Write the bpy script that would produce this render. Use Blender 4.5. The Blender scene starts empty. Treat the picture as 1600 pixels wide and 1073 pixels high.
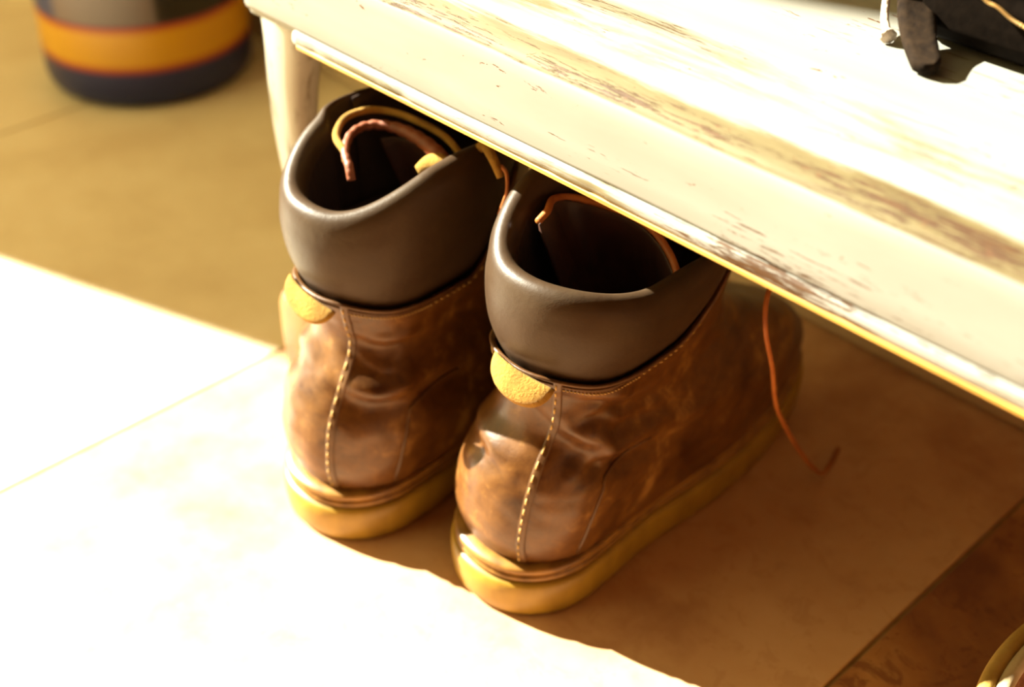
import bpy, bmesh, math, random
from mathutils import Vector, Matrix, noise
random.seed(7)
PI = math.pi
SC = bpy.context.scene
COL = SC.collection

# ------------------------------------------------------------------ camera
cam_d = bpy.data.cameras.new('camera')
cam = bpy.data.objects.new('camera', cam_d)
COL.objects.link(cam)
SC.camera = cam
PITCH = math.radians(36.745)
cp, sp = math.cos(PITCH), math.sin(PITCH)
fwd = Vector((-.72259 * cp, .69127 * cp, -sp)).normalized()
rgt = Vector((.69127, .72259, 0)).normalized()
upv = rgt.cross(fwd)
mw = Matrix((rgt, upv, -fwd)).transposed().to_4x4()
mw.translation = Vector((0, 0, .63))
cam.matrix_world = mw
cam_d.sensor_width = 36
cam_d.lens = 2052 / 1600 * 36
cam_d.clip_start = .01
cam_d.dof.use_dof = True
cam_d.dof.focus_distance = .69
cam_d.dof.aperture_fstop = 4.0

# ------------------------------------------------------------------ light
w = bpy.data.worlds.new('world')
SC.world = w
w.use_nodes = True
bg = w.node_tree.nodes['Background']
bg.inputs[0].default_value = (1.0, .78, .30, 1)
bg.inputs[1].default_value = 2.35
EL = math.radians(33.5)
sun_to = Vector((-.947 * math.cos(EL), -.322 * math.cos(EL), math.sin(EL))).normalized()
sd = bpy.data.lights.new('sun', 'SUN')
sd.energy = 36.0
sd.angle = math.radians(.6)
sd.color = (1.0, .95, .76)
so = bpy.data.objects.new('sun', sd)
so.rotation_euler = sun_to.to_track_quat('Z', 'Y').to_euler()
so.location = sun_to * 5
COL.objects.link(so)
SC.view_settings.view_transform = 'Standard'
SC.view_settings.look = 'None'
SC.view_settings.gamma = 1
SC.view_settings.use_curve_mapping = False
SC.view_settings.exposure = 0.0


# ------------------------------------------------------------------ helpers
def link(name, me, mat=None, parent=None, smooth=True, kind=None):
    o = bpy.data.objects.new(name, me)
    COL.objects.link(o)
    if mat is not None:
        for m in (mat if isinstance(mat, (list, tuple)) else [mat]):
            me.materials.append(m)
    if parent:
        o.parent = parent
    if smooth:
        for p in me.polygons:
            p.use_smooth = True
    if kind:
        o['kind'] = kind
    return o


def bm_obj(name, bm, mat, parent=None, smooth=True, kind=None):
    bmesh.ops.recalc_face_normals(bm, faces=bm.faces)
    me = bpy.data.meshes.new(name)
    bm.to_mesh(me)
    bm.free()
    return link(name, me, mat, parent, smooth, kind)


def empty(name, loc, label, cat, group=None, rz=0):
    o = bpy.data.objects.new(name, None)
    o.empty_display_size = .05
    o.location = loc
    o.rotation_euler = (0, 0, rz)
    COL.objects.link(o)
    o['label'] = label
    o['category'] = cat
    if group:
        o['group'] = group
    return o


def grid(bm, rows, closed_u=False, closed_v=False):
    """rows: list of lists of points -> quads"""
    vs = [[bm.verts.new(p) for p in r] for r in rows]
    nr, nc = len(vs), len(vs[0])
    for i in range(nr if closed_v else nr - 1):
        for j in range(nc if closed_u else nc - 1):
            a, b = vs[i][j], vs[i][(j + 1) % nc]
            c, d = vs[(i + 1) % nr][(j + 1) % nc], vs[(i + 1) % nr][j]
            try:
                bm.faces.new((a, b, c, d))
            except ValueError:
                pass
    return vs


def cap(bm, ring, flip=False):
    c = Vector((0, 0, 0))
    for v in ring:
        c += v.co
    c /= len(ring)
    cv = bm.verts.new(c)
    n = len(ring)
    for i in range(n):
        bm.faces.new((ring[i], ring[(i + 1) % n], cv))


def catmull(pts, n):
    """smooth curve through pts, n samples per span"""
    P = [Vector(p) for p in pts]
    out = []
    for i in range(len(P) - 1):
        p0 = P[i - 1] if i else P[0] * 2 - P[1]
        p1, p2 = P[i], P[i + 1]
        p3 = P[i + 2] if i + 2 < len(P) else P[-1] * 2 - P[-2]
        for k in range(n):
            t = k / n
            out.append(.5 * ((2 * p1) + (p2 - p0) * t + (2 * p0 - 5 * p1 + 4 * p2 - p3) * t * t
                             + (3 * p1 - p0 - 3 * p2 + p3) * t ** 3))
    out.append(P[-1])
    return out


def tube(bm, pts, r, seg=8, flat=1.0, up=None, closed=False):
    """tube along pts; r number or function(s in 0..1); flat squashes along the side axis"""
    n = len(pts)
    rings = []
    nrm = None
    for i, p in enumerate(pts):
        a = pts[max(i - 1, 0)]
        b = pts[min(i + 1, n - 1)]
        t = (b - a).normalized()
        if up is not None:
            u = up - t * up.dot(t)
            u.normalize()
        else:
            if nrm is None:
                u = t.orthogonal().normalized()
            else:
                u = (nrm - t * nrm.dot(t)).normalized()
        nrm = u
        v = t.cross(u)
        rr = r(i / (n - 1)) if callable(r) else r
        rings.append([p + u * math.cos(k / seg * 2 * PI) * rr * flat + v * math.sin(k / seg * 2 * PI) * rr
                      for k in range(seg)])
    vs = grid(bm, rings, closed_u=True)
    cap(bm, vs[0])
    cap(bm, vs[-1])


def box(bm, lo, hi, bevel=0, seg=2):
    r = bmesh.ops.create_cube(bm, size=1)
    for v in r['verts']:
        v.co = Vector([(lo[k] + hi[k]) / 2 + v.co[k] * (hi[k] - lo[k]) for k in range(3)])
    if bevel:
        es = list({e for v in r['verts'] for e in v.link_edges})
        bmesh.ops.bevel(bm, geom=es, offset=bevel, segments=seg, profile=.5, affect='EDGES')


def lerp(a, b, t):
    return a + (b - a) * t


def sst(a, b, x):
    t = min(1, max(0, (x - a) / (b - a)))
    return t * t * (3 - 2 * t)


def interp(tab, x):
    """smooth (hermite) interpolation in a table of (x, v1, v2, ...)"""
    if x <= tab[0][0]:
        return tab[0][1:]
    if x >= tab[-1][0]:
        return tab[-1][1:]
    for i in range(len(tab) - 1):
        if x <= tab[i + 1][0]:
            break
    a, b = tab[i], tab[i + 1]
    p, q = tab[max(i - 1, 0)], tab[min(i + 2, len(tab) - 1)]
    h = b[0] - a[0]
    t = (x - a[0]) / h
    out = []
    for k in range(1, len(a)):
        ma = (b[k] - p[k]) / max(b[0] - p[0], 1e-9) * h
        mb = (q[k] - a[k]) / max(q[0] - a[0], 1e-9) * h
        out.append((2 * t ** 3 - 3 * t * t + 1) * a[k] + (t ** 3 - 2 * t * t + t) * ma
                   + (-2 * t ** 3 + 3 * t * t) * b[k] + (t ** 3 - t * t) * mb)
    return out


# ------------------------------------------------------------------ materials
class NT:
    def __init__(self, name):
        self.m = bpy.data.materials.new(name)
        self.m.use_nodes = True
        self.t = self.m.node_tree
        self.b = self.t.nodes['Principled BSDF']
        self.co = self.t.nodes.new('ShaderNodeTexCoord').outputs['Object']

    def n(self, typ, **kw):
        nd = self.t.nodes.new(typ)
        for k, v in kw.items():
            if hasattr(nd, k):
                setattr(nd, k, v)
        return nd

    def put(self, sock, val):
        if isinstance(val, bpy.types.NodeSocket):
            self.t.links.new(val, sock)
        else:
            sock.default_value = val

    def mapping(self, scale=(1, 1, 1), loc=(0, 0, 0), rot=(0, 0, 0), src=None):
        m = self.n('ShaderNodeMapping')
        self.put(m.inputs['Vector'], src or self.co)
        m.inputs['Scale'].default_value = scale
        m.inputs['Location'].default_value = loc
        m.inputs['Rotation'].default_value = rot
        return m.outputs[0]

    def noise(self, vec=None, scale=5, detail=4, rough=.5, dist=0):
        nd = self.n('ShaderNodeTexNoise')
        self.put(nd.inputs['Vector'], vec or self.co)
        nd.inputs['Scale'].default_value = scale
        nd.inputs['Detail'].default_value = detail
        nd.inputs['Roughness'].default_value = rough
        nd.inputs['Distortion'].default_value = dist
        return nd.outputs['Fac']

    def ramp(self, fac, stops, mode='LINEAR'):
        nd = self.n('ShaderNodeValToRGB')
        nd.color_ramp.interpolation = mode
        els = nd.color_ramp.elements
        while len(els) < len(stops):
            els.new(.5)
        for e, (p, c) in zip(els, stops):
            e.position = p
            e.color = (c, c, c, 1) if isinstance(c, (int, float)) else (*c, 1)
        self.put(nd.inputs[0], fac)
        return nd.outputs[0]

    def mix(self, fac, a, b, mode='MIX'):
        nd = self.n('ShaderNodeMix')
        nd.data_type = 'RGBA'
        nd.blend_type = mode
        self.put(nd.inputs[0], fac)
        for s, v in ((nd.inputs[6], a), (nd.inputs[7], b)):
            if isinstance(v, tuple) and len(v) == 3:
                v = (*v, 1)
            self.put(s, v)
        return nd.outputs[2]

    def math(self, op, a, b=0.0, c=None, clamp=False):
        nd = self.n('ShaderNodeMath')
        nd.operation = op
        nd.use_clamp = clamp
        self.put(nd.inputs[0], a)
        self.put(nd.inputs[1], b)
        if c is not None:
            self.put(nd.inputs[2], c)
        return nd.outputs[0]

    def xyz(self):
        nd = self.n('ShaderNodeSeparateXYZ')
        self.put(nd.inputs[0], self.co)
        return nd.outputs

    def bump(self, h, strength=.3, dist=.001, prev=None):
        nd = self.n('ShaderNodeBump')
        nd.inputs['Strength'].default_value = strength
        nd.inputs['Distance'].default_value = dist
        self.put(nd.inputs['Height'], h)
        if prev is not None:
            self.put(nd.inputs['Normal'], prev)
        return nd.outputs[0]

    def done(self, col, rough=.6, bump=None, **kw):
        if isinstance(col, tuple) and len(col) == 3:
            col = (*col, 1)
        self.put(self.b.inputs['Base Color'], col)
        self.put(self.b.inputs['Roughness'], rough)
        if bump is not None:
            self.put(self.b.inputs['Normal'], bump)
        for k, v in kw.items():
            self.put(self.b.inputs[k.replace('_', ' ')], v)
        return self.m


def tile_mat(name, dark, mid, light, seed, stain=.15):
    n = NT(name)
    v = n.mapping(loc=(seed, seed * .7, 0))
    a = n.noise(v, 5, 6, .55, .4)
    b = n.noise(v, 21, 6, .6, .2)
    f = n.math('ADD', n.math('MULTIPLY', a, .68), n.math('MULTIPLY', b, .32))
    c = n.ramp(f, [(.36, dark), (.5, mid), (.64, light)])
    sp_ = n.ramp(n.noise(v, 60, 3, .5), [(.70, 0.0), (.78, .5)])
    c = n.mix(sp_, c, light)
    r = n.ramp(b, [(.3, .48), (.7, .62)])
    blot = n.ramp(n.noise(v, 48, 6, .75, .8), [(.40, 1.0), (.47, 0.0)])
    c = n.mix(n.math('MULTIPLY', blot, stain), c, dark)
    return n.done(c, r, n.bump(n.noise(v, 40, 5), .25, .0008))


M = {}
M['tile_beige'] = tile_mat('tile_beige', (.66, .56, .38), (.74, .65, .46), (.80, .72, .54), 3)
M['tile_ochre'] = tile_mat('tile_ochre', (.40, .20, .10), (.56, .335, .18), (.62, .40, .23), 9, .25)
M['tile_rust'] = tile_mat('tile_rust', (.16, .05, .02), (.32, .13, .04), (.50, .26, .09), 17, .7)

n = NT('grout')
M['grout'] = n.done(n.ramp(n.noise(None, 60, 3), [(.3, (.20, .12, .04)), (.7, (.34, .22, .09))]), .9)

n = NT('plaster')
M['plaster'] = n.done(n.ramp(n.noise(None, 6, 5), [(.3, (.50, .36, .2)), (.7, (.60, .46, .28))]), .85,
                      n.bump(n.noise(None, 70, 4), .2, .001))
n = NT('baseboard_paint')
M['baseboard'] = n.done(n.ramp(n.noise(None, 9, 5), [(.3, (.55, .42, .26)), (.7, (.66, .54, .36))]), .6)


def paint_mat(name, edge=True, vertical=False, dirt=0.0, k=1.0):
    """old white paint, rubbed to a tan undercoat on the rounded edge, flaking to brown wood in streaks along the grain"""
    n = NT(name)
    q = (lambda k: (1, 1, k)) if vertical else (lambda k: (k, 1, 1))
    fine = n.noise(n.mapping(scale=q(.06)), 700, 7, .72, .10)
    mid = n.noise(n.mapping(scale=q(.10)), 110, 7, .70, .4)
    big = n.noise(n.mapping(scale=q(.16)), 24, 5, .6, .4)
    soft = n.noise(n.mapping(scale=q(.2)), 40, 4, .55, .4)
    paint = n.ramp(soft, [(.3, (.21 * k, .208 * k, .182 * k)), (.55, (.23 * k, .23 * k, .207 * k)), (.8, (.255 * k, .26 * k, .237 * k))])
    aged = n.ramp(mid, [(.3, (.072, .048, .013)), (.5, (.105, .080, .030)), (.72, (.135, .110, .050))])
    wood = n.ramp(fine, [(.3, (.022, .007, .001)), (.55, (.050, .020, .004)), (.75, (.090, .044, .010))])
    if edge:
        x, y, z = n.xyz()
        yy = n.math('ADD', y, n.math('MULTIPLY', n.math('SUBTRACT', mid, .5), .020))
        zup = n.ramp(n.math('MULTIPLY', n.math('ADD', z, n.math('MULTIPLY', n.math('SUBTRACT', mid, .5), .003)), 10), [(.535, 0.0), (.545, 1.0)])
        band = n.math('MULTIPLY', zup, n.ramp(n.math('MULTIPLY', yy, 10), [(.14, 1.0), (.19, 0.0)]))
        core = n.math('MULTIPLY', zup, n.ramp(n.math('MULTIPLY', yy, 10), [(.0, .55), (.07, 1.0), (.12, .7), (.18, 0.0)]))
        zone2 = n.math('MULTIPLY', zup, n.ramp(n.math('MULTIPLY', y, 10), [(.20, .0), (.30, 1.0), (.60, .7), (.85, 0.0)]))
        am = n.math('MULTIPLY', n.math('MULTIPLY', zone2, 1.0), n.ramp(n.math('ADD', n.math('MULTIPLY', big, .5), n.math('MULTIPLY', mid, .5)), [(.46, 0.0), (.57, 1.0)]))
        am = n.math('MAXIMUM', n.math('MULTIPLY', band, 1.0), am)
        bias = n.math('ADD', n.math('MULTIPLY', core, .140), n.math('MULTIPLY', zone2, .030))
        amp = am
    else:
        amp = n.ramp(n.math('ADD', mid, dirt), [(.55, 0.0), (.66, .9)])
        bias = dirt
    f = n.math('ADD', n.math('ADD', n.math('MULTIPLY', big, .45), n.math('MULTIPLY', fine, .55)), bias)
    wm = n.ramp(f, [(.612, 0.0), (.622, 1.0)])
    chips = n.ramp(n.math('ADD', n.noise(n.mapping(scale=q(.3)), 120, 5, .75, .6), n.math('MULTIPLY', bias, .25)), [(.66, 0.0), (.67, 1.0)])
    c = n.mix(amp, paint, aged)
    c = n.mix(wm, c, wood)
    c = n.mix(chips, c, (.10, .04, .012))
    h = n.math('SUBTRACT', 1.0, n.math('MAXIMUM', wm, chips))
    b1 = n.bump(h, .5, .0007)
    b2 = n.bump(fine, .12, .0005, b1)
    return n.done(c, .6, b2, Specular_IOR_Level=.25)


M['paint'] = paint_mat('worn_white_paint')
M['paint_leg'] = paint_mat('worn_leg_paint', False, True, .0, 1.9)
M['paint_lip'] = paint_mat('worn_lip_paint', False, False, .035)
n = NT('bare_wood')
f = n.noise(n.mapping(scale=(.1, 1, 1)), 150, 5)
M['wood'] = n.done(n.ramp(f, [(.3, (.34, .15, .02)), (.7, (.60, .33, .06))]), .6, n.bump(f, .3, .001))
n = NT('dark_blocker_wood')
M['wood_dark'] = n.done(n.ramp(n.noise(n.mapping(scale=(.1, 1, 1)), 30, 5), [(.3, (.10, .05, .02)), (.7, (.16, .08, .035))]), .8)  # for the added slabs that block sky light
n = NT('foot_wood')
f = n.noise(n.mapping(scale=(1, 1, .3)), 60, 5)
M['foot'] = n.done(n.ramp(f, [(.3, (.12, .05, .012)), (.7, (.28, .14, .035))]), .5, n.bump(f, .3, .001))

# boot leather: waxed brown, rubbed paler in patches
def leather(name, a, b, c, seed, rough=(.34, .52), spec=.5, coat=0.0):
    n = NT(name)
    v = n.mapping(loc=(seed, seed, seed))
    big = n.noise(v, 22, 5, .6, .6)
    gr = n.noise(n.mapping(scale=(1, 1, 1.6), loc=(seed, 0, 0)), 420, 4, .6)
    mid = n.noise(v, 90, 5, .65, .4)
    f = n.math('ADD', n.math('MULTIPLY', big, .6), n.math('MULTIPLY', mid, .4))
    col = n.ramp(f, [(.36, a), (.55, b), (.76, c)])
    r = n.ramp(f, [(.35, rough[0]), (.65, rough[1])])
    bp = n.bump(mid, .22, .0012)
    bp = n.bump(gr, .18, .0005, bp)
    return n.done(col, r, bp, Specular_IOR_Level=spec, Coat_Weight=coat, Coat_Roughness=.38)


M['upper'] = leather('waxed_brown_leather', (.042, .012, .002), (.120, .046, .007), (.42, .225, .055), 1, (.32, .46), .45, .08)
M['strip'] = leather('brown_leather_strip', (.045, .015, .003), (.10, .042, .010), (.26, .13, .035), 5)
M['collar'] = leather('smooth_dark_collar', (.034, .019, .010), (.042, .025, .013), (.052, .034, .017), 2, (.42, .50), .2)
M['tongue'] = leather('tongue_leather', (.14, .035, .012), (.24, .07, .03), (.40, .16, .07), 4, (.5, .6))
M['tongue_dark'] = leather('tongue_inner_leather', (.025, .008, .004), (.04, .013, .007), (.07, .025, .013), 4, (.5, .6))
M['lace'] = leather('lace_leather', (.26, .07, .012), (.40, .13, .025), (.55, .24, .05), 8, (.5, .6))
n = NT('dark_lining')
M['lining'] = n.done((.022, .010, .006, 1), .85, n.bump(n.noise(None, 300, 3), .3, .001))
n = NT('suede')
f = n.noise(None, 520, 4, .7)
M['suede'] = n.done(n.mix(n.ramp(n.noise(None, 70, 4), [(.35, 0.0), (.65, 1.0)]), (.22, .115, .012, 1), (.36, .20, .03, 1)), .95,
                    n.bump(f, .8, .0015))
n = NT('gum_sole')
f = n.noise(n.mapping(scale=(1, 1, .4)), 60, 5)
M['sole'] = n.done(n.ramp(f, [(.3, (.23, .13, .010)), (.7, (.36, .22, .022))]), .45, n.bump(f, .12, .001))
n = NT('welt')
f = n.noise(None, 90, 4)
M['welt'] = n.done(n.ramp(f, [(.3, (.13, .055, .010)), (.7, (.30, .15, .03))]), .38, n.bump(f, .2, .0006))
n = NT('thread')
M['thread'] = n.done((.50, .33, .11, 1), .8)

# bag
n = NT('bag_leather')
f = n.noise(None, 160, 5, .6)
M['bag'] = n.done(n.ramp(f, [(.3, (.0030, .0016, .0008)), (.7, (.006, .0035, .002))]), .9, n.bump(f, .3, .001), Specular_IOR_Level=.04)
n = NT('strap_leather')
f = n.noise(None, 200, 4)
M['strap'] = n.done(n.ramp(f, [(.3, (.007, .0035, .0015)), (.7, (.020, .011, .005))]), .9, n.bump(f, .4, .001), Specular_IOR_Level=.1)
n = NT('frayed_edge')
M['piping'] = n.done((.62, .48, .36, 1), .8, n.bump(n.noise(None, 300, 4), .6, .002))
n = NT('brass_thread')
M['gold'] = n.done((.45, .26, .08, 1), .45)

# slipper
n = NT('slipper_suede')
f = n.noise(None, 240, 4)
M['slipper'] = n.done(n.ramp(n.noise(None, 50, 4), [(.3, (.30, .18, .04)), (.7, (.42, .28, .08))]), 1.0, n.bump(f, .6, .001), Specular_IOR_Level=.1)
n = NT('slipper_cream')
M['cream'] = n.done(n.ramp(n.noise(None, 80, 4), [(.3, (.40, .31, .18)), (.7, (.50, .42, .28))]), 1.0, n.bump(n.noise(None, 260, 3), .4, .001), Specular_IOR_Level=.1)
n = NT('slipper_inner')
M['inner'] = n.done(n.ramp(n.noise(None, 140, 5), [(.3, (.16, .06, .025)), (.7, (.36, .17, .08))]), .9, n.bump(n.noise(None, 260, 3), .6, .002))
n = NT('slipper_rubber')
M['rubber'] = n.done((.30, .2, .08, 1), .6)

# canister print: navy, orange band with red borders; reflection and shade painted above it
n = NT('canister_print_reflection')
x, y, z = n.xyz()
ang = n.math('ARCTAN2', y, x)
wob = n.math('MULTIPLY', n.math('SUBTRACT', n.noise(None, 14, 2), .5), .002)
zz = n.math('DIVIDE', n.math('ADD', z, wob), .4)
band = n.ramp(zz, [(0, (.006, .013, .085)), (.100, (.006, .013, .085)), (.112, (.36, .03, .008)), (.128, (.60, .31, .003)),
                   (.205, (.60, .31, .003)), (.222, (.36, .03, .008)), (.234, (.03, .03, .05)), (1, (.03, .03, .05))])
painted_refl = n.ramp(n.math('DIVIDE', n.math('ADD', ang, PI), 2 * PI),
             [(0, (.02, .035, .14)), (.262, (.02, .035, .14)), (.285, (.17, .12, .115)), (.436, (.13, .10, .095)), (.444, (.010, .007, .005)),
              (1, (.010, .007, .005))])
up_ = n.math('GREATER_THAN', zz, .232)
M['canister'] = n.done(n.mix(up_, band, painted_refl), .32)
n = NT('canister_rim')
M['canister_rim'] = n.done((.012, .014, .035, 1), .4)

# ------------------------------------------------------------------ setting
# grout bed = the floor; every tile on it is its own slab
bm = bmesh.new()
box(bm, (-3.2, -1.3, -.05), (1.4, .80, -.0022))
floor = bm_obj('floor', bm, M['grout'], smooth=False)
floor['kind'] = 'structure'
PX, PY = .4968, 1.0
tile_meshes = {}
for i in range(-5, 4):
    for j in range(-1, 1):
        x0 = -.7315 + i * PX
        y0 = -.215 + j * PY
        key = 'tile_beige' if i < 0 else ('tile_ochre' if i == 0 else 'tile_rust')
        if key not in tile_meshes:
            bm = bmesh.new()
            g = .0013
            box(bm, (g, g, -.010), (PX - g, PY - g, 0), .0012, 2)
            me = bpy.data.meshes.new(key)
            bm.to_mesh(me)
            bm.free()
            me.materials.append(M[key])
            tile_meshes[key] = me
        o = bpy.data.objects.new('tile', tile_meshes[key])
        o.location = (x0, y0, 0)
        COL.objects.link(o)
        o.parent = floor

bm = bmesh.new()
box(bm, (-3.2, .790, -.05), (1.4, .90, 2.5))
wb = bm_obj('wall_back', bm, M['plaster'], smooth=False)
wb['kind'] = 'structure'
bm = bmesh.new()
box(bm, (-2.35, .779, .0005), (1.4, .790, .085), .003, 2)
o = bm_obj('baseboard_back', bm, M['baseboard'], smooth=False)
o['kind'] = 'structure'
# the side wall ends in a corner beyond the left of the picture; its edge casts the slanting shade line
yE = .388 - (2.35 - .87) * .322 / .947
bm = bmesh.new()
box(bm, (-2.50, yE, -.05), (-2.35, .90, 2.5), .006, 2)
o = bm_obj('wall_left', bm, M['plaster'], smooth=False)
o['kind'] = 'structure'
bm = bmesh.new()
box(bm, (-.9, -1.4, -.05), (1.5, -1.3, 2.5))
o = bm_obj('sky_blocker_front', bm, M['wood_dark'], smooth=False)  # added unseen slab, keeps sky fill off the right side
o['kind'] = 'structure'
# added unseen slabs overhead and right block sky fill; daylight enters left and front
bm = bmesh.new()
box(bm, (-1.15, -1.9, 2.35), (1.6, .95, 2.45))
o = bm_obj('sky_blocker_top', bm, M['wood_dark'], smooth=False)
o['kind'] = 'structure'
bm = bmesh.new()
box(bm, (1.4, -1.9, -.05), (1.5, .95, 2.5))
o = bm_obj('sky_blocker_right', bm, M['wood_dark'], smooth=False)
o['kind'] = 'structure'

# ------------------------------------------------------------------ bench
BX0, BX1, BY, BZ = -.697, .62, .430, .2915
bench = empty('bench', (BX0, BY, 0), 'long low wooden bench in flaking white paint standing over the boots', 'bench')
L = BX1 - BX0
D = .765 - BY
prof = [(.330, .004), (.330, .068), (.327, .0705)]
prof += [(.20, .0708), (.09, .0706), (.052, .0702), (.034, .0690), (.024, .0665), (.0165, .0632), (.0095, .0598),
         (.0045, .0575), (.0015, .0550), (.0003, .0515), (.0, .046), (.0, .034), (.0003, .022), (.0, .012), (.0008, .0095),
         (.0030, .0085), (.0034, .004), (.012, .0028), (.10, .004)]
bm = bmesh.new()
rows = []
NX = 150
for i in range(NX + 1):
    x = L * i / NX
    e = 0
    if i == 0:
        e = 1
    row = []
    for (y, z) in prof:
        q = noise.noise(Vector((x * 6, y * 30, z * 30)))
        q2 = noise.noise(Vector((x * 2.2, 3.3, z * 10)))
        row.append((x, y + .0007 * q + .0008 * q2 * (1 if y < .03 else 0), z + .0006 * q))
    rows.append(row)
vs = grid(bm, rows, closed_u=True)
bm.faces.new(vs[0])
bm.faces.new(list(reversed(vs[-1])))
bmesh.ops.recalc_face_normals(bm, faces=bm.faces)
seat = bm_obj('seat', bm, M['paint'], bench)
seat.location = (0, 0, BZ)
b = seat.modifiers.new('bevel', 'BEVEL')
b.width = .002
b.limit_method = 'ANGLE'
b.angle_limit = math.radians(60)
b.segments = 2

# thin bead running under the front face, paint rubbed off along it
bm = bmesh.new()
rows = []
NX = 260
for i in range(NX + 1):
    x = .054 + (L - .054) * i / NX
    q = noise.noise(Vector((x * 14, 0, 0))) * .0007
    nib = .0012 * max(0, noise.noise(Vector((x * 60, 5, 0))) - .12)
    row = [(x, .004, -.0005 - q), (x, -.0012 + nib, .0004 - q), (x, -.0024 + nib * 1.5, .0026), (x, -.0022 + nib, .0062), (x, -.0008, .0082 + q),
           (x, .004, .0088)]
    rows.append(row)
vs = grid(bm, rows, closed_u=True)
bm.faces.new(vs[0])
bm.faces.new(list(reversed(vs[-1])))
o = bm_obj('edge_bead', bm, M['paint_lip'], bench)
o.location = (0, 0, BZ + .0012)
o['label'] = 'thin bead under the front face, paint rubbed to wood'
# bare wood underside strip
bm = bmesh.new()
box(bm, (.056, -.0018, -.0016), (L, .03, .0018), .0007, 1)
o = bm_obj('underside_board', bm, M['wood'], bench, False)
o.location = (0, 0, BZ)
o['label'] = 'bare golden brown wood under the bead'

# cabriole legs: centre line, half widths, per height
def leg(x, y, s=1):
    tab = [  # z, dx (outward), half width x, half depth y
        (.070, .000, .0105, .009), (.085, .001, .0100, .009), (.12, .0035, .0105, .010), (.16, .0075, .0125, .011),
        (.20, .0095, .0155, .012), (.24, .006, .0175, .014), (.27, .000, .020, .016), (.292, -.004, .0225, .018)]
    bm = bmesh.new()
    rows = []
    for i in range(33):
        z = lerp(.069, .2945, i / 32)
        dx, hx, hy = interp(tab, z)
        r = []
        for k in range(20):
            a = k / 20 * 2 * PI
            c, s_ = math.cos(a), math.sin(a)
            r.append((-s * dx + hx * math.copysign(abs(c) ** .6, c), hy * math.copysign(abs(s_) ** .6, s_), z))
        rows.append(r)
    vs = grid(bm, rows, closed_u=True)
    cap(bm, vs[0])
    cap(bm, vs[-1])
    o = bm_obj('leg', bm, M['paint_leg'], bench)
    o.location = (x - BX0, y - BY, 0)
    bm = bmesh.new()
    rows = []
    for z, r_ in ((.0, .0245), (.002, .0265), (.03, .0275), (.058, .0270), (.066, .025), (.0705, .019)):
        r = []
        for k in range(24):
            a = k / 24 * 2 * PI
            c, s_ = math.cos(a), math.sin(a)
            r.append((r_ * math.copysign(abs(c) ** .5, c), r_ * math.copysign(abs(s_) ** .5, s_), z))
        rows.append(r)
    vs = grid(bm, rows, closed_u=True)
    cap(bm, vs[0])
    cap(bm, vs[-1])
    f = bm_obj('foot', bm, M['foot'], o)
    f['label'] = 'block foot with bare brown wood'
    return o


leg(-.692, .462)
leg(-.684, .735)
leg(.56, .468, -1)
leg(.56, .735, -1)
# rails under the seat, set well back
bm = bmesh.new()
box(bm, (-.655, .735, .25), (.54, .757, .294), .002, 1)
o = bm_obj('back_rail', bm, M['paint_leg'], bench, False)
o.location = (-BX0, -BY, 0)


# ------------------------------------------------------------------ canister
can = empty('canister', (-1.262, .652, 0), 'round navy blue canister with a wide orange band standing beyond the bench', 'canister')
can.rotation_euler = (0, 0, 0)
bm = bmesh.new()
prof = [(.004, .0), (.098, .0), (.106, .003), (.1105, .010), (.1125, .020)]
prof += [(lerp(.1125, .098, k / 14), lerp(.03, .38, k / 14)) for k in range(15)]
prof += [(.094, .388), (.084, .392), (.004, .392)]
rows = [[(r * math.cos(a), r * math.sin(a), z) for a in [k / 72 * 2 * PI for k in range(72)]] for r, z in prof]
vs = grid(bm, rows, closed_u=True)
cap(bm, vs[0])
cap(bm, vs[-1])
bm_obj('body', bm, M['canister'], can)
bm = bmesh.new()
prof = [(.084, .386), (.099, .386), (.101, .390), (.101, .402), (.097, .407), (.004, .409)]
rows = [[(r * math.cos(a), r * math.sin(a), z) for a in [k / 48 * 2 * PI for k in range(48)]] for r, z in prof]
vs = grid(bm, rows, closed_u=True)
cap(bm, vs[0])
cap(bm, vs[-1])
bm_obj('lid', bm, M['canister_rim'], can)


# ------------------------------------------------------------------ boots
UP = [  # z, y back, y front, half width, ym
    (.036, .0130, .304, .0450, .060),
    (.045, .0095, .307, .0480, .060),
    (.060, .0055, .308, .0515, .060),
    (.080, .0060, .304, .0515, .060),
    (.100, .0110, .288, .0490, .062),
    (.116, .0200, .262, .0445, .066),
    (.130, .0310, .235, .0405, .072),
    (.145, .0345, .212, .0405, .078),
    (.160, .0320, .200, .0435, .082),
    (.175, .0275, .196, .0480, .084),
    (.200, .0235, .196, .0535, .084),
    (.270, .0245, .196, .0555, .086)]


def outline(t, yb, yf, hw, ym, ball=0.0):
    s, c = math.sin(t), math.cos(t)
    if c >= 0:
        y = ym - c * (ym - yb)
        x = hw * math.copysign(abs(s) ** .92, s)
    else:
        y = ym - c * (yf - ym)
        p = lerp(.92, .55, min(1, -c * 3)) if ball else .80
        x = hw * math.copysign(abs(s) ** p, s)
        if ball:
            k = math.exp(-((y - .21) / .06) ** 2)
            x *= 1 + ball * k
    return Vector((x, y, 0))


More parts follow.
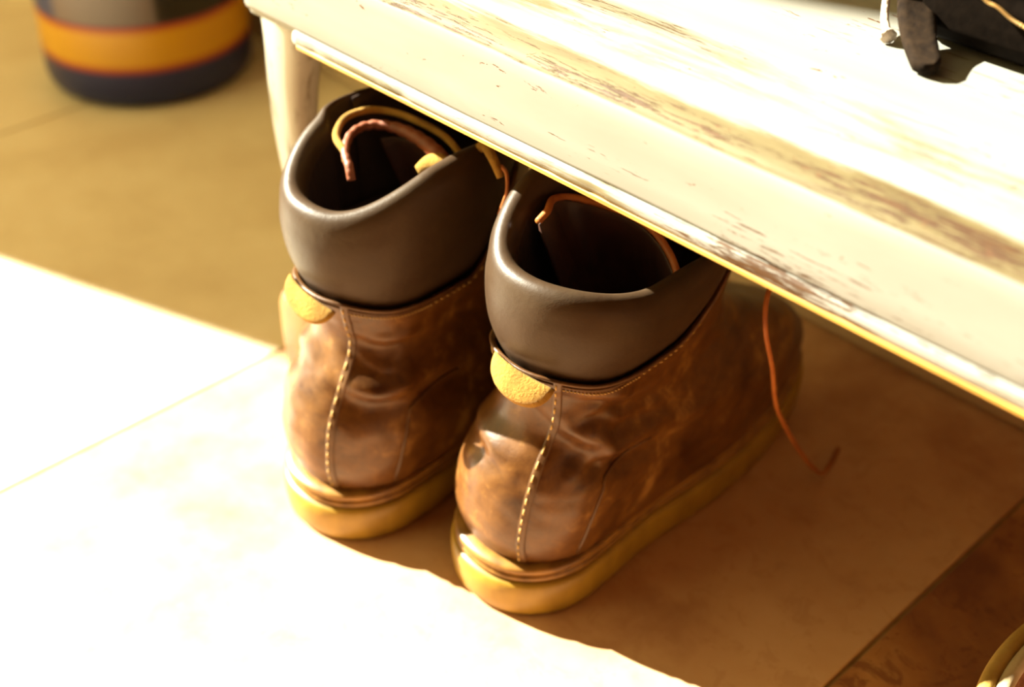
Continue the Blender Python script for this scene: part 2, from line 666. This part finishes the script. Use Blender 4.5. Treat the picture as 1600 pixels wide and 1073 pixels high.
def make_boot(name, loc, label, side, cfg):
    seed = cfg['seed']
    B = empty(name, loc, label, 'boot', 'pair of brown leather boots under the bench', cfg.get('rz', 0))
    lean = cfg.get('lean', (0, 0))

    def zline(t):
        """height of the top edge of the brown leather around the shaft"""
        a = abs(math.atan2(math.sin(t), math.cos(t)))      # 0 at heel back .. pi at front
        base = .180 - .008 * sst(.3, 1.2, a)
        front = cfg['front_r'] if math.sin(t) > 0 else cfg['front_l']
        return base + (front - base) * sst(1.85, 2.45, a)

    def zrim(t):
        a = abs(math.atan2(math.sin(t), math.cos(t)))
        s = math.sin(t)
        k = sst(.2, 1.9, a)
        return cfg['rim'] + k * (cfg['rim_r'] if s > 0 else cfg['rim_l']) * abs(s) ** .5

    def surf(t, z, off=0.0):
        yb, yf, hw, ym = interp(UP, z)
        ball = .12 * (1 - sst(.06, .13, z))
        p = outline(t, yb, yf, hw, ym, ball)
        # outward direction in plan
        q = outline(t + .02, yb, yf, hw, ym, ball) - outline(t - .02, yb, yf, hw, ym, ball)
        nn = Vector((q.y, -q.x, 0))
        if nn.length > 1e-9:
            nn.normalize()
        a = math.atan2(math.sin(t), math.cos(t))
        d = 0
        for (za, zb, amp, wd, a0, a1) in cfg['folds']:
            zc = za + zb * a + .004 * math.sin(a * 3.1 + seed)
            wgt = math.exp(-((a - a0) / a1) ** 2)
            u = (z - zc) / wd
            d += amp * wgt * (math.exp(-u * u) - .8 * math.exp(-(u + 1.7) ** 2))
        P3 = Vector((p.x * 30, p.y * 30, z * 45)) + Vector((seed, 0, 0))
        m = sst(.05, .085, z) * (1 - sst(.178, .190, z))
        d += m * .0016 * noise.noise(P3) + m * .0008 * noise.noise(P3 * 2.7)
        fade = 1 - sst(zline(t) - .012, zline(t), z)
        p = p + nn * (d * fade + off)
        p.z = z
        k = max(0, z - .06)
        p.x += lean[0] * k
        p.y += lean[1] * k
        return p

    # sole ----------------------------------------------------------
    def sole_out(t, grow, z):
        p = outline(t, 0 - grow, .318 + grow, .0520 + grow, .055, .08)
        # narrower waist in front of the heel
        p.x *= 1 - .06 * math.exp(-((p.y - .115) / .035) ** 2)
        toe = sst(.24, .33, p.y) * .010
        return Vector((p.x, p.y, z + toe))
    NT_ = 96
    ts = [k / NT_ * 2 * PI for k in range(NT_)]
    bm = bmesh.new()
    rows = [[sole_out(t, g, z) for t in ts] for g, z in
            ((-.0075, .0002), (-.0035, .0010), (-.0015, .004), (-.0005, .012), (.0, .020), (-.0003, .0265), (-.0022, .0290), (-.006, .0296))]
    vs = grid(bm, rows, closed_u=True)
    cap(bm, vs[0])
    cap(bm, vs[-1])
    bm_obj('sole', bm, M['sole'], B)
    bm = bmesh.new()
    rows = [[sole_out(t, g, z) for t in ts] for g, z in
            ((-.008, .0294), (-.0042, .0296), (-.0028, .0312), (-.0030, .0335), (-.0052, .0345), (-.0052, .0355),
             (-.0030, .0362), (-.0026, .0385), (-.0038, .0405), (-.0090, .0412), (-.016, .0410))]
    vs = grid(bm, rows, closed_u=True)
    cap(bm, vs[0])
    cap(bm, vs[-1])
    o = bm_obj('welt', bm, M['welt'], B)
    o['label'] = 'double ridged brown welt above the gum sole'

    # leather upper --------------------------------------------------
    NU, NV = 160, 78
    bm = bmesh.new()
    rows = []
    for j in range(NV + 1):
        v = j / NV
        rows.append([surf(t, lerp(.037, zline(t), v)) for t in [k / NU * 2 * PI for k in range(NU)]])
    # turned edge thickness
    rows.append([surf(t, zline(t) + .0006, -.0008) for t in [k / NU * 2 * PI for k in range(NU)]])
    rows.append([surf(t, zline(t) - .0010, -.0022) for t in [k / NU * 2 * PI for k in range(NU)]])
    rows.append([surf(t, zline(t) - .0120, -.0030) for t in [k / NU * 2 * PI for k in range(NU)]])
    vs = grid(bm, rows, closed_u=True)
    bm_obj('upper', bm, M['upper'], B)

    # padded collar ---------------------------------------------------
    bm = bmesh.new()
    rows = []
    NC = 160
    for k in range(NC):
        t = k / NC * 2 * PI
        a = abs(math.atan2(math.sin(t), math.cos(t)))
        thick = lerp(.0170, .0035, sst(cfg['thin_l'] if math.sin(t) < 0 else 1.75, cfg['thin_l'] + .25 if math.sin(t) < 0 else 2.35, a))
        zl, zr = zline(t), zrim(t)
        zb = min(zl - .008, zr - .03)
        row = []
        H_ = zr - zb
        rr = thick * .5
        rv = min(.0135, thick * .8)
        # outer face with a soft bulge, bead at the rim
        for q in range(15):
            v = q / 14
            z = zb + (H_ - rv) * v
            bul = -.0026 + .0062 * math.sin(min(1, v / .86) * PI * .5) ** 1.2 - .0010 * sst(.86, 1, v)
            row.append(surf(t, z, -.0022 + bul))
        z = zr - rv
        top_off = -.0022 + .0026
        for q in range(1, 9):
            g = q / 8 * PI
            row.append(surf(t, z + 0 * rr, top_off - rr + rr * math.cos(g)) + Vector((0, 0, rv * math.sin(g))))
        # puckers on the inner side of the rim
        pk = .0022 * max(0, math.sin(t * 46 + 2 * math.sin(t * 5))) * (1 - sst(1.4, 1.9, a))
        for q in range(1, 8):
            v = q / 7
            zi = z - v * .075
            o_ = top_off - thick - .004 * math.sin(v * PI * .6) - pk * math.exp(-((v - .08) / .1) ** 2)
            row.append(surf(t, max(zi, .10), o_))
        rows.append(row)
    vs = grid(bm, rows, closed_v=True)
    for v_ in vs:
        for k in range(22, len(v_) - 1):
            for f_ in v_[k].link_faces:
                if v_[k + 1] in f_.verts:
                    f_.material_index = 1
    o = bm_obj('collar', bm, [M['collar'], M['lining']], B)
    o['label'] = 'smooth padded dark brown collar'

    # dark lining and insole ------------------------------------------
    bm = bmesh.new()
    rows = []
    for z, of in ((.200, -.0165), (.17, -.019), (.14, -.016), (.11, -.014), (.08, -.010), (.055, -.009), (.046, -.012)):
        rows.append([surf(t, z, of - .003) for t in [k / 64 * 2 * PI for k in range(64)]])
    vs = grid(bm, rows, closed_u=True)
    cap(bm, vs[-1])
    o = bm_obj('lining', bm, M['lining'], B)
    o['label'] = 'dark inner lining'
    if cfg.get('lining_flap'):
        bm = bmesh.new()
        rows = []
        for k in range(25):
            t = lerp(cfg['lining_flap'][0], cfg['lining_flap'][1], k / 24)
            zt = zrim(t) + cfg['lining_flap'][2] * math.sin(k / 24 * PI * .5)
            rows.append([surf(t, .16, -.007), surf(t, .20, -.006), surf(t, .235, -.005) + Vector((0, 0, zt - .24)), surf(t, .235, -.006) + Vector((0, 0, zt - .235)),
                         surf(t, .235, -.0075) + Vector((0, 0, zt - .24)), surf(t, .20, -.009), surf(t, .16, -.010)])
        grid(bm, rows)
        o = bm_obj('side_flap', bm, M['lining'], B)
        o['label'] = 'thin dark edge of the shaft by the tongue'

    # topline piping, a stitched double cord below the collar -------------
    bm = bmesh.new()
    ring = [surf(t, zline(t) - .0002, .0004) for t in [lerp(-2.3, 2.3, k / 180) for k in range(181)]]
    tube(bm, ring, .00115, 8)
    ring = [surf(t, zline(t) - .0036, .0001) for t in [lerp(-2.3, 2.3, k / 180) for k in range(181)]]
    tube(bm, ring, .0008, 6)
    o = bm_obj('topline_piping', bm, M['strip'], B)

    # back strip: overlapped edge of the side panel, beside the seam --------
    def t_seam(z):
        return cfg['seam'] + .015 * math.sin((z - .05) * 38) + cfg.get('seam_slant', 0) * (z - .1)
    bm = bmesh.new()
    rows = []
    z1 = .1780
    for j in range(61):
        z = lerp(.040, z1, j / 60)
        t0 = t_seam(z)
        wd = .125 + .015 * math.sin(z * 60)
        row = []
        for q in range(9):
            u = q / 8
            t = t0 + wd * u
            off = .0009 * min(1, u * 6) if q < 8 else -.0008
            if q == 0:
                off = .0002
            row.append(surf(t, z, off + .0003))
        rows.append(row)
    grid(bm, rows)
    bm_obj('back_strip', bm, M['strip'], B)
    # stitching (joined: each is a millimetre or two long)
    bm = bmesh.new()
    nst = 19
    for j in range(nst):
        z = lerp(.046, .174, j / (nst - 1))
        a_ = surf(t_seam(z - .0019) + .035, z - .0019, .0010)
        b_ = surf(t_seam(z + .0019) + .035, z + .0019, .0010)
        mid_ = (a_ + b_) / 2 + (surf(t_seam(z), z, .003) - surf(t_seam(z), z, 0)).normalized() * .0006
        tube(bm, [a_, mid_, b_], .00055, 6)
    for j in range(92):
        t = lerp(-1.9, 2.05, j / 91)
        if cfg['seam'] - .55 < t < cfg['seam'] + .1:
            continue
        z = zline(t) - .0062
        tube(bm, [surf(t - .011, zline(t - .011) - .0062, .0002), surf(t, z, .0009), surf(t + .011, zline(t + .011) - .0062, .0002)], .00045, 5)
    o = bm_obj('stitching', bm, M['thread'], B, kind='stuff')
    o['label'] = 'pale thread stitches'

    # heel counter panel edge: faint curved seam on the side ------------------
    for sgn in (1, -1):
        bm = bmesh.new()
        pts = []
        for k in range(31):
            u = k / 30
            t = sgn * lerp(1.28, 1.75, u)
            z = .045 + .062 * math.sin(u * PI * .5) ** .8
            pts.append(surf(t, z, .0003))
        tube(bm, pts, .0011, 6)
        bm_obj('counter_seam', bm, M['strip'], B)

    # suede pull tab ---------------------------------------------------------
    tc = cfg['seam'] + cfg['tab_dt']
    c0 = surf(tc, .1820, .0035)
    nrm = (surf(tc, .172, .01) - surf(tc, .172, 0)).normalized()
    tan = Vector((0, 0, 1)).cross(nrm).normalized()
    dn = (Vector((0, 0, -1)) * .93 + nrm * .38).normalized()
    fn = tan.cross(dn)
    if fn.dot(nrm) < 0:
        fn.negate()
    Wt, Ht = cfg['tab_w'], cfg['tab_h']
    bm = bmesh.new()
    front, back = [], []
    NA, NR = 28, 8
    for i in range(NR + 1):
        r_ = i / NR
        fr, bk = [], []
        for k in range(NA + 1):
            a = PI * k / NA
            x = math.cos(a) * Wt * r_
            h = (math.sin(a) ** .85 if k not in (0, NA) else 0) * Ht * r_
            cx = (x / Wt)
            curve = -.0045 * cx * cx * (1 - .0) + .003 * math.sin(h / Ht * PI * .8)
            rag = (.0004 * noise.noise(Vector((a * 9, seed, 1)))) if i == NR else 0
            # the top edge sags in the middle like a folded loop
            p = c0 + tan * x + dn * (h + rag + .003 * cx + .0) + fn * curve
            th = .0013 if i < NR else .0006
            fr.append(p + fn * th)
            bk.append(p - fn * th)
        front.append(fr)
        back.append(bk)
    vf = grid(bm, front)
    vb = grid(bm, back)
    for k in range(NA):
        bm.faces.new((vf[NR][k], vf[NR][k + 1], vb[NR][k + 1], vb[NR][k]))
    for i in range(NR):
        for e in (0, NA):
            bm.faces.new((vf[i][e], vf[i + 1][e], vb[i + 1][e], vb[i][e]))
    bmesh.ops.remove_doubles(bm, verts=bm.verts, dist=.00005)
    o = bm_obj('pull_tab', bm, M['suede'], B)
    o['label'] = 'half round tan suede pull tab at the heel'
    return B, surf, zline, zrim


def sheet(name, pts, depth_dir, depth, thick, mats, parent, off, cx=0.0):
    """curved sheet hanging from a top edge (two layers: leather face and turned edge)"""
    P = catmull(pts, 8)
    bm = bmesh.new()
    rows = []
    n_ = len(P)
    for i, p in enumerate(P):
        t = (P[min(i + 1, n_ - 1)] - P[max(i - 1, 0)]).normalized()
        nn = Vector((t.y, -t.x, 0)).normalized()
        row = []
        q = .0007 * noise.noise(p * 120)
        for (k, s) in ((1, 0), (.75, 0), (.5, 0), (.25, 0), (.05, 0), (0, .3), (-.008, .5), (0, .7), (.05, 1), (.25, 1), (.5, 1), (.75, 1), (1, 1)):
            w_ = p + depth_dir * depth * k + nn * (thick * s + q)
            w_.x = lerp(w_.x, cx, .45 * max(0, k))
            row.append(w_ - off)
        rows.append(row)
    grid(bm, rows)
    bm.faces.new([v for v in bm.verts][:13])
    bm.faces.new([v for v in bm.verts][-13:])
    return bm_obj(name, bm, mats, parent)


RLOC = Vector((-.430, .377, 0))
LLOC = Vector((-.558, .338, 0))
right = dict(thin_l=1.75, seed=3.1, seam=.50, seam_slant=.1, tab_dt=-.36, tab_w=.0215, tab_h=.0175, rim=.2400, rim_r=-.012, rim_l=.030,
             front_r=.212, front_l=.235, lean=(.08, .0),
             folds=[(.170, -.034, .0085, .0085, 1.25, .60), (.196, -.030, .0040, .0055, 1.25, .45), (.186, -.034, .0022, .0035, 1.5, .4), (.116, .0, .0030, .006, -.4, .6),
                    (.155, -.004, .0016, .004, 1.2, .4), (.104, .006, .0016, .005, 1.35, .35)])
left = dict(thin_l=1.42, seed=8.4, seam=.42, seam_slant=.4, tab_dt=-.38, tab_w=.0225, tab_h=.0150, rim=.2400, rim_r=.022, rim_l=.026,
            front_r=.245, front_l=.240, lean=(0, 0),
            folds=[(.136, -.014, .0070, .0085, 1.1, .65), (.165, -.012, .0030, .005, 1.1, .5), (.154, -.020, .0015, .003, 1.0, .4), (.128, .0, .0040, .008, -.7, .6)],
            lining_flap=(-1.75, -2.9, .006))
RB, rs, rzl, rzr = make_boot('boot', RLOC, 'right boot of the brown leather pair, nearer the slipper, lace end trailing on the tiles', 1, right)
LB, ls, lzl, lzr = make_boot('boot', LLOC, 'left boot of the brown leather pair, next to the bench leg, with curled tongue edges', -1, left)

# right boot: tongue curled into the opening
DN = Vector((0, .30, -1)).normalized()
pts = [(-.440, .440, .248), (-.442, .449, .250), (-.449, .461, .250), (-.446, .476, .246), (-.424, .490, .241), (-.405, .495, .236), (-.387, .492, .228), (-.373, .485, .219),
       (-.366, .476, .216)]
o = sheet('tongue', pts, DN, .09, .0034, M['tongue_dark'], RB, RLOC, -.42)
o['label'] = 'reddish brown leather tongue bowed across the opening'
P = catmull([Vector(p) + Vector((0, .0010, .0010)) - RLOC for p in pts], 8)
bm = bmesh.new()
tube(bm, P, .0023, 8)
e1 = bm_obj('tongue_edge', bm, M['lace'], o)
# left boot tongue: two separate curled edges
pts = [(-.566, .405, .2500), (-.5700, .4075, .2545), (-.585, .4130, .2570), (-.598, .4300, .258), (-.597, .4470, .258), (-.583, .4570, .258),
       (-.560, .4600, .258), (-.541, .4620, .255), (-.527, .4610, .249), (-.519, .4580, .239)]
P = catmull([Vector(p) - LLOC for p in pts], 8)
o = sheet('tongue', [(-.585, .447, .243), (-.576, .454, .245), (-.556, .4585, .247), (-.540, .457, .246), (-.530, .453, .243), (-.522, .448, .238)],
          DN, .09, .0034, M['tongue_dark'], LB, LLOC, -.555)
o['label'] = 'brown leather tongue with a curled top edge'


def ribbon(bm, P, hw, th, tiltv):
    """flat strap of half width hw along tiltv, thickness th"""
    rows = []
    n_ = len(P)
    for i, p in enumerate(P):
        t = (P[min(i + 1, n_ - 1)] - P[max(i - 1, 0)]).normalized()
        u = (tiltv - t * tiltv.dot(t)).normalized()
        v = t.cross(u)
        s = i / (n_ - 1)
        h = hw(s) if callable(hw) else hw
        h = h * min(1, .45 + 7 * s, .45 + 7 * (1 - s))
        rows.append([p + u * a * h + v * b * th for a, b in ((1, 0), (.9, .5), (.5, .5), (0, .5), (-.5, .5), (-.9, .5), (-1, 0), (-.9, -.5), (-.5, -.5), (0, -.5), (.5, -.5), (.9, -.5))])
    vs = grid(bm, rows, closed_u=True)
    cap(bm, vs[0])
    cap(bm, vs[-1])


bm = bmesh.new()
tube(bm, P, .0023, 10)
e1 = bm_obj('tongue_edge', bm, M['suede'], o)
e1['label'] = 'golden outer edge of the curled tongue'
pts2 = [(-.555, .4000, .2440), (-.5590, .4020, .2510), (-.570, .4080, .2545), (-.582, .4220, .2560), (-.585, .4370, .2555), (-.575, .4480, .2545),
        (-.557, .4520, .2530), (-.540, .4530, .2490), (-.529, .4520, .2440), (-.522, .4500, .2360)]
P2 = catmull([Vector(p) - LLOC for p in pts2], 8)
for i, p in enumerate(P2):
    P2[i] = p + Vector((0, 0, .0004 * math.sin(i * 1.7)))
bm = bmesh.new()
tube(bm, P2, lambda s: .0026 + .0022 * sst(.4, .8, s), 10)
e2 = bm_obj('tongue_edge', bm, M['tongue'], o)
e2['label'] = 'rolled brown inner edge of the tongue'

# suede scrap of the tongue seam and lace loop on the left boot
bm = bmesh.new()
pp = catmull([Vector(p) - LLOC for p in ((-.541, .4400, .2400), (-.536, .4460, .2450), (-.529, .4490, .2460), (-.522, .4500, .2420))], 5)
tube(bm, pp, lambda s: .0042 + .0022 * math.sin(s * PI), 10, .7)
o2 = bm_obj('tongue_corner', bm, M['suede'], LB)
o2['label'] = 'tan suede corner of the tongue'
bm = bmesh.new()
pp = catmull([Vector(p) - LLOC for p in ((-.514, .4630, .2560), (-.506, .4620, .2630), (-.496, .4570, .2640), (-.488, .4540, .2605), (-.484, .4540, .2540))], 6)
tube(bm, pp, lambda s: .0037 - .0013 * s, 10)
loop = bm_obj('lace_loop', bm, M['suede'], LB)
bm = bmesh.new()
pp = catmull([Vector(p) - LLOC for p in ((-.4855, .4560, .2600), (-.479, .4540, .2580), (-.4755, .4510, .2500), (-.4765, .4490, .2420), (-.479, .4480, .234))], 6)
tube(bm, pp, .0012, 8)
loop['label'] = 'tan lace loop end at the rim'
o2 = bm_obj('lace', bm, M['lace'], LB)
o2['label'] = 'thin reddish lace hanging from the loop'

# right boot laces: one from the eyelet down to the tile, with its tip lying out
bm = bmesh.new()
pp = [(-.352, .545, .205), (-.346, .5330, .196), (-.3405, .5290, .180), (-.3400, .5400, .150), (-.3420, .5540, .112), (-.3430, .5730, .080), (-.3430, .5930, .050), (-.3420, .6120, .0240),
      (-.3430, .6290, .0070), (-.3480, .6480, .0022), (-.3535, .6640, .0018)]
pp = catmull([Vector(p) - RLOC for p in pp], 7)
tube(bm, pp, .0016, 8)
o2 = bm_obj('lace', bm, M['lace'], RB)
o2['label'] = 'thin reddish leather lace hanging to the floor'

# ------------------------------------------------------------------ bag on the seat
SEATZ = BZ + .0708
bag = empty('bag', (-.10, .647, SEATZ), 'dark leather bag slumped on the white bench seat', 'bag')
BO = Vector((-.10, .647, SEATZ))
bm = bmesh.new()
box(bm, (-.213, -.087, .0), (.21, .09, .24), .020, 4)
bmesh.ops.subdivide_edges(bm, edges=bm.edges, cuts=5, use_grid_fill=True)
for v in bm.verts:
    x, y, z = v.co
    k = sst(.002, .03, z)
    d = noise.noise(Vector((x * 14, y * 14, z * 10))) * .007 + noise.noise(Vector((x * 40, y * 40, z * 26))) * .0018
    c = Vector((x / .21, y / .088, (z - .12) / .12))
    v.co = v.co + c.normalized() * d * k + Vector((0, -.006 * math.sin(min(1, z / .2) * PI), 0))
bm_obj('body', bm, M['bag'], bag)
bm = bmesh.new()
pp = catmull([Vector(p) - BO for p in ((-.322, .600, .440), (-.328, .588, .400), (-.328, .576, .383), (-.3200, .5620, .3715), (-.3140, .5550, .3680), (-.3090, .5500, .3665))], 7)
tube(bm, pp, lambda s: .0021 + .0022 * sst(.86, 1, s), 8)
o = bm_obj('flap_piping', bm, M['piping'], bag)
o['label'] = 'pale frayed edge piping'
bm = bmesh.new()
pp = catmull([Vector(p) - BO for p in ((-.309, .582, .420), (-.308, .572, .400), (-.3035, .562, .383), (-.2940, .5500, .3740), (-.2830, .5390, .3690), (-.2745, .5310, .3665))], 7)
ribbon(bm, pp, lambda s: .0120 - .0055 * s, .0058, Vector((.75, .65, .1)))
o = bm_obj('strap', bm, M['strap'], bag)
o['label'] = 'short dark strap end hanging onto the seat'
bm = bmesh.new()
pp = catmull([Vector(p) - BO for p in ((-.312, .590, .450), (-.308, .574, .415), (-.302, .566, .392), (-.296, .562, .378))], 7)
ribbon(bm, pp, .0135, .004, Vector((.8, .55, .1)))
o = bm_obj('flap', bm, M['bag'], bag)
o['label'] = 'dark flap folded down at the left end'

# golden stitched seam running down the bag's front
bm = bmesh.new()
pp = catmull([Vector(p) - BO for p in ((-.285, .5535, .412), (-.2664, .5530, .3980), (-.2581, .5528, .3958), (-.2442, .5528, .3909), (-.20, .5530, .384), (-.12, .5530, .380), (-.02, .5530, .384))], 14)
for i in range(0, len(pp) - 1):
    a_, b_ = pp[i], pp[i].lerp(pp[i + 1], .6)
    tube(bm, [a_ + Vector((0, -.0004, 0)), (a_ + b_) / 2 + Vector((0, -.0010, 0)), b_ + Vector((0, -.0004, 0))], .0009, 5)
o = bm_obj('seam_stitching', bm, M['gold'], bag, kind='stuff')
o['label'] = 'golden stitches along the bag seam'
bm = bmesh.new()
tube(bm, [p + Vector((0, .0022, .004)) for p in pp], .0042, 8)
bm_obj('seam_roll', bm, M['bag'], bag)

# ------------------------------------------------------------------ slipper at the lower right
SL = Vector((-.113, .455, 0))
sl = empty('slipper', SL, 'tan slipper with a cream lined rim on the dark tiles at the lower right', 'slipper')


def s_out(t, g, z):
    s, c = math.sin(t), math.cos(t)
    yb, yf, hw, ym = 0, .255, .043, .052
    if c >= 0:
        y = ym - c * (ym - yb + g)
        x = (hw + g) * math.copysign(abs(s) ** .9, s)
    else:
        y = ym - c * (yf - ym + g)
        x = (hw + g) * math.copysign(abs(s) ** .6, s)
    return Vector((x, y, z))


ts = [k / 80 * 2 * PI for k in range(80)]
bm = bmesh.new()
rows = [[s_out(t, g, z) for t in ts] for g, z in ((-.004, .0003), (0, .002), (.001, .008), (0, .014), (-.003, .0155))]
vs = grid(bm, rows, closed_u=True)
cap(bm, vs[0])
cap(bm, vs[-1])
bm_obj('sole', bm, M['rubber'], sl)
# upper: quarters around the heel, vamp over the toes
def open_out(t, g, z):
    s, c = math.sin(t), math.cos(t)
    yb, yf, hw, ym = 0, .150, .042, .075
    y = ym - c * ((ym - yb if c >= 0 else yf - ym) + g)
    return Vector(((hw + g) * math.copysign(abs(s) ** .85, s), y, z))
bm = bmesh.new()
rows = []
for j in range(13):
    v = j / 12
    rows.append([s_out(t, -.002, .0150).lerp(open_out(t, .001, .064), v) + Vector((0, 0, .016 * math.sin(v * PI) * sst(.10, .2, s_out(t, 0, 0).y))) for t in ts])
vs = grid(bm, rows, closed_u=True)
bm_obj('upper', bm, M['slipper'], sl)
bm = bmesh.new()
R_ = [open_out(t, .0005, .066) for t in ts]
R_.append(R_[0].copy())
tube(bm, R_, .0048, 12)
bm_obj('rim', bm, M['slipper'], sl)
bm = bmesh.new()
R_ = [open_out(t, -.0078, .0665) for t in ts]
R_.append(R_[0].copy())
tube(bm, R_, .0044, 12)
o = bm_obj('inner_rim', bm, M['cream'], sl)
o['label'] = 'cream inner rim'
bm = bmesh.new()
rows = [[open_out(t, g, z) for t in ts] for g, z in ((-.009, .067), (-.0125, .064), (-.016, .055), (-.015, .035), (-.014, .020))]
vs = grid(bm, rows, closed_u=True)
cap(bm, vs[-1])
o = bm_obj('lining', bm, M['inner'], sl)
o['label'] = 'rough brown lining'
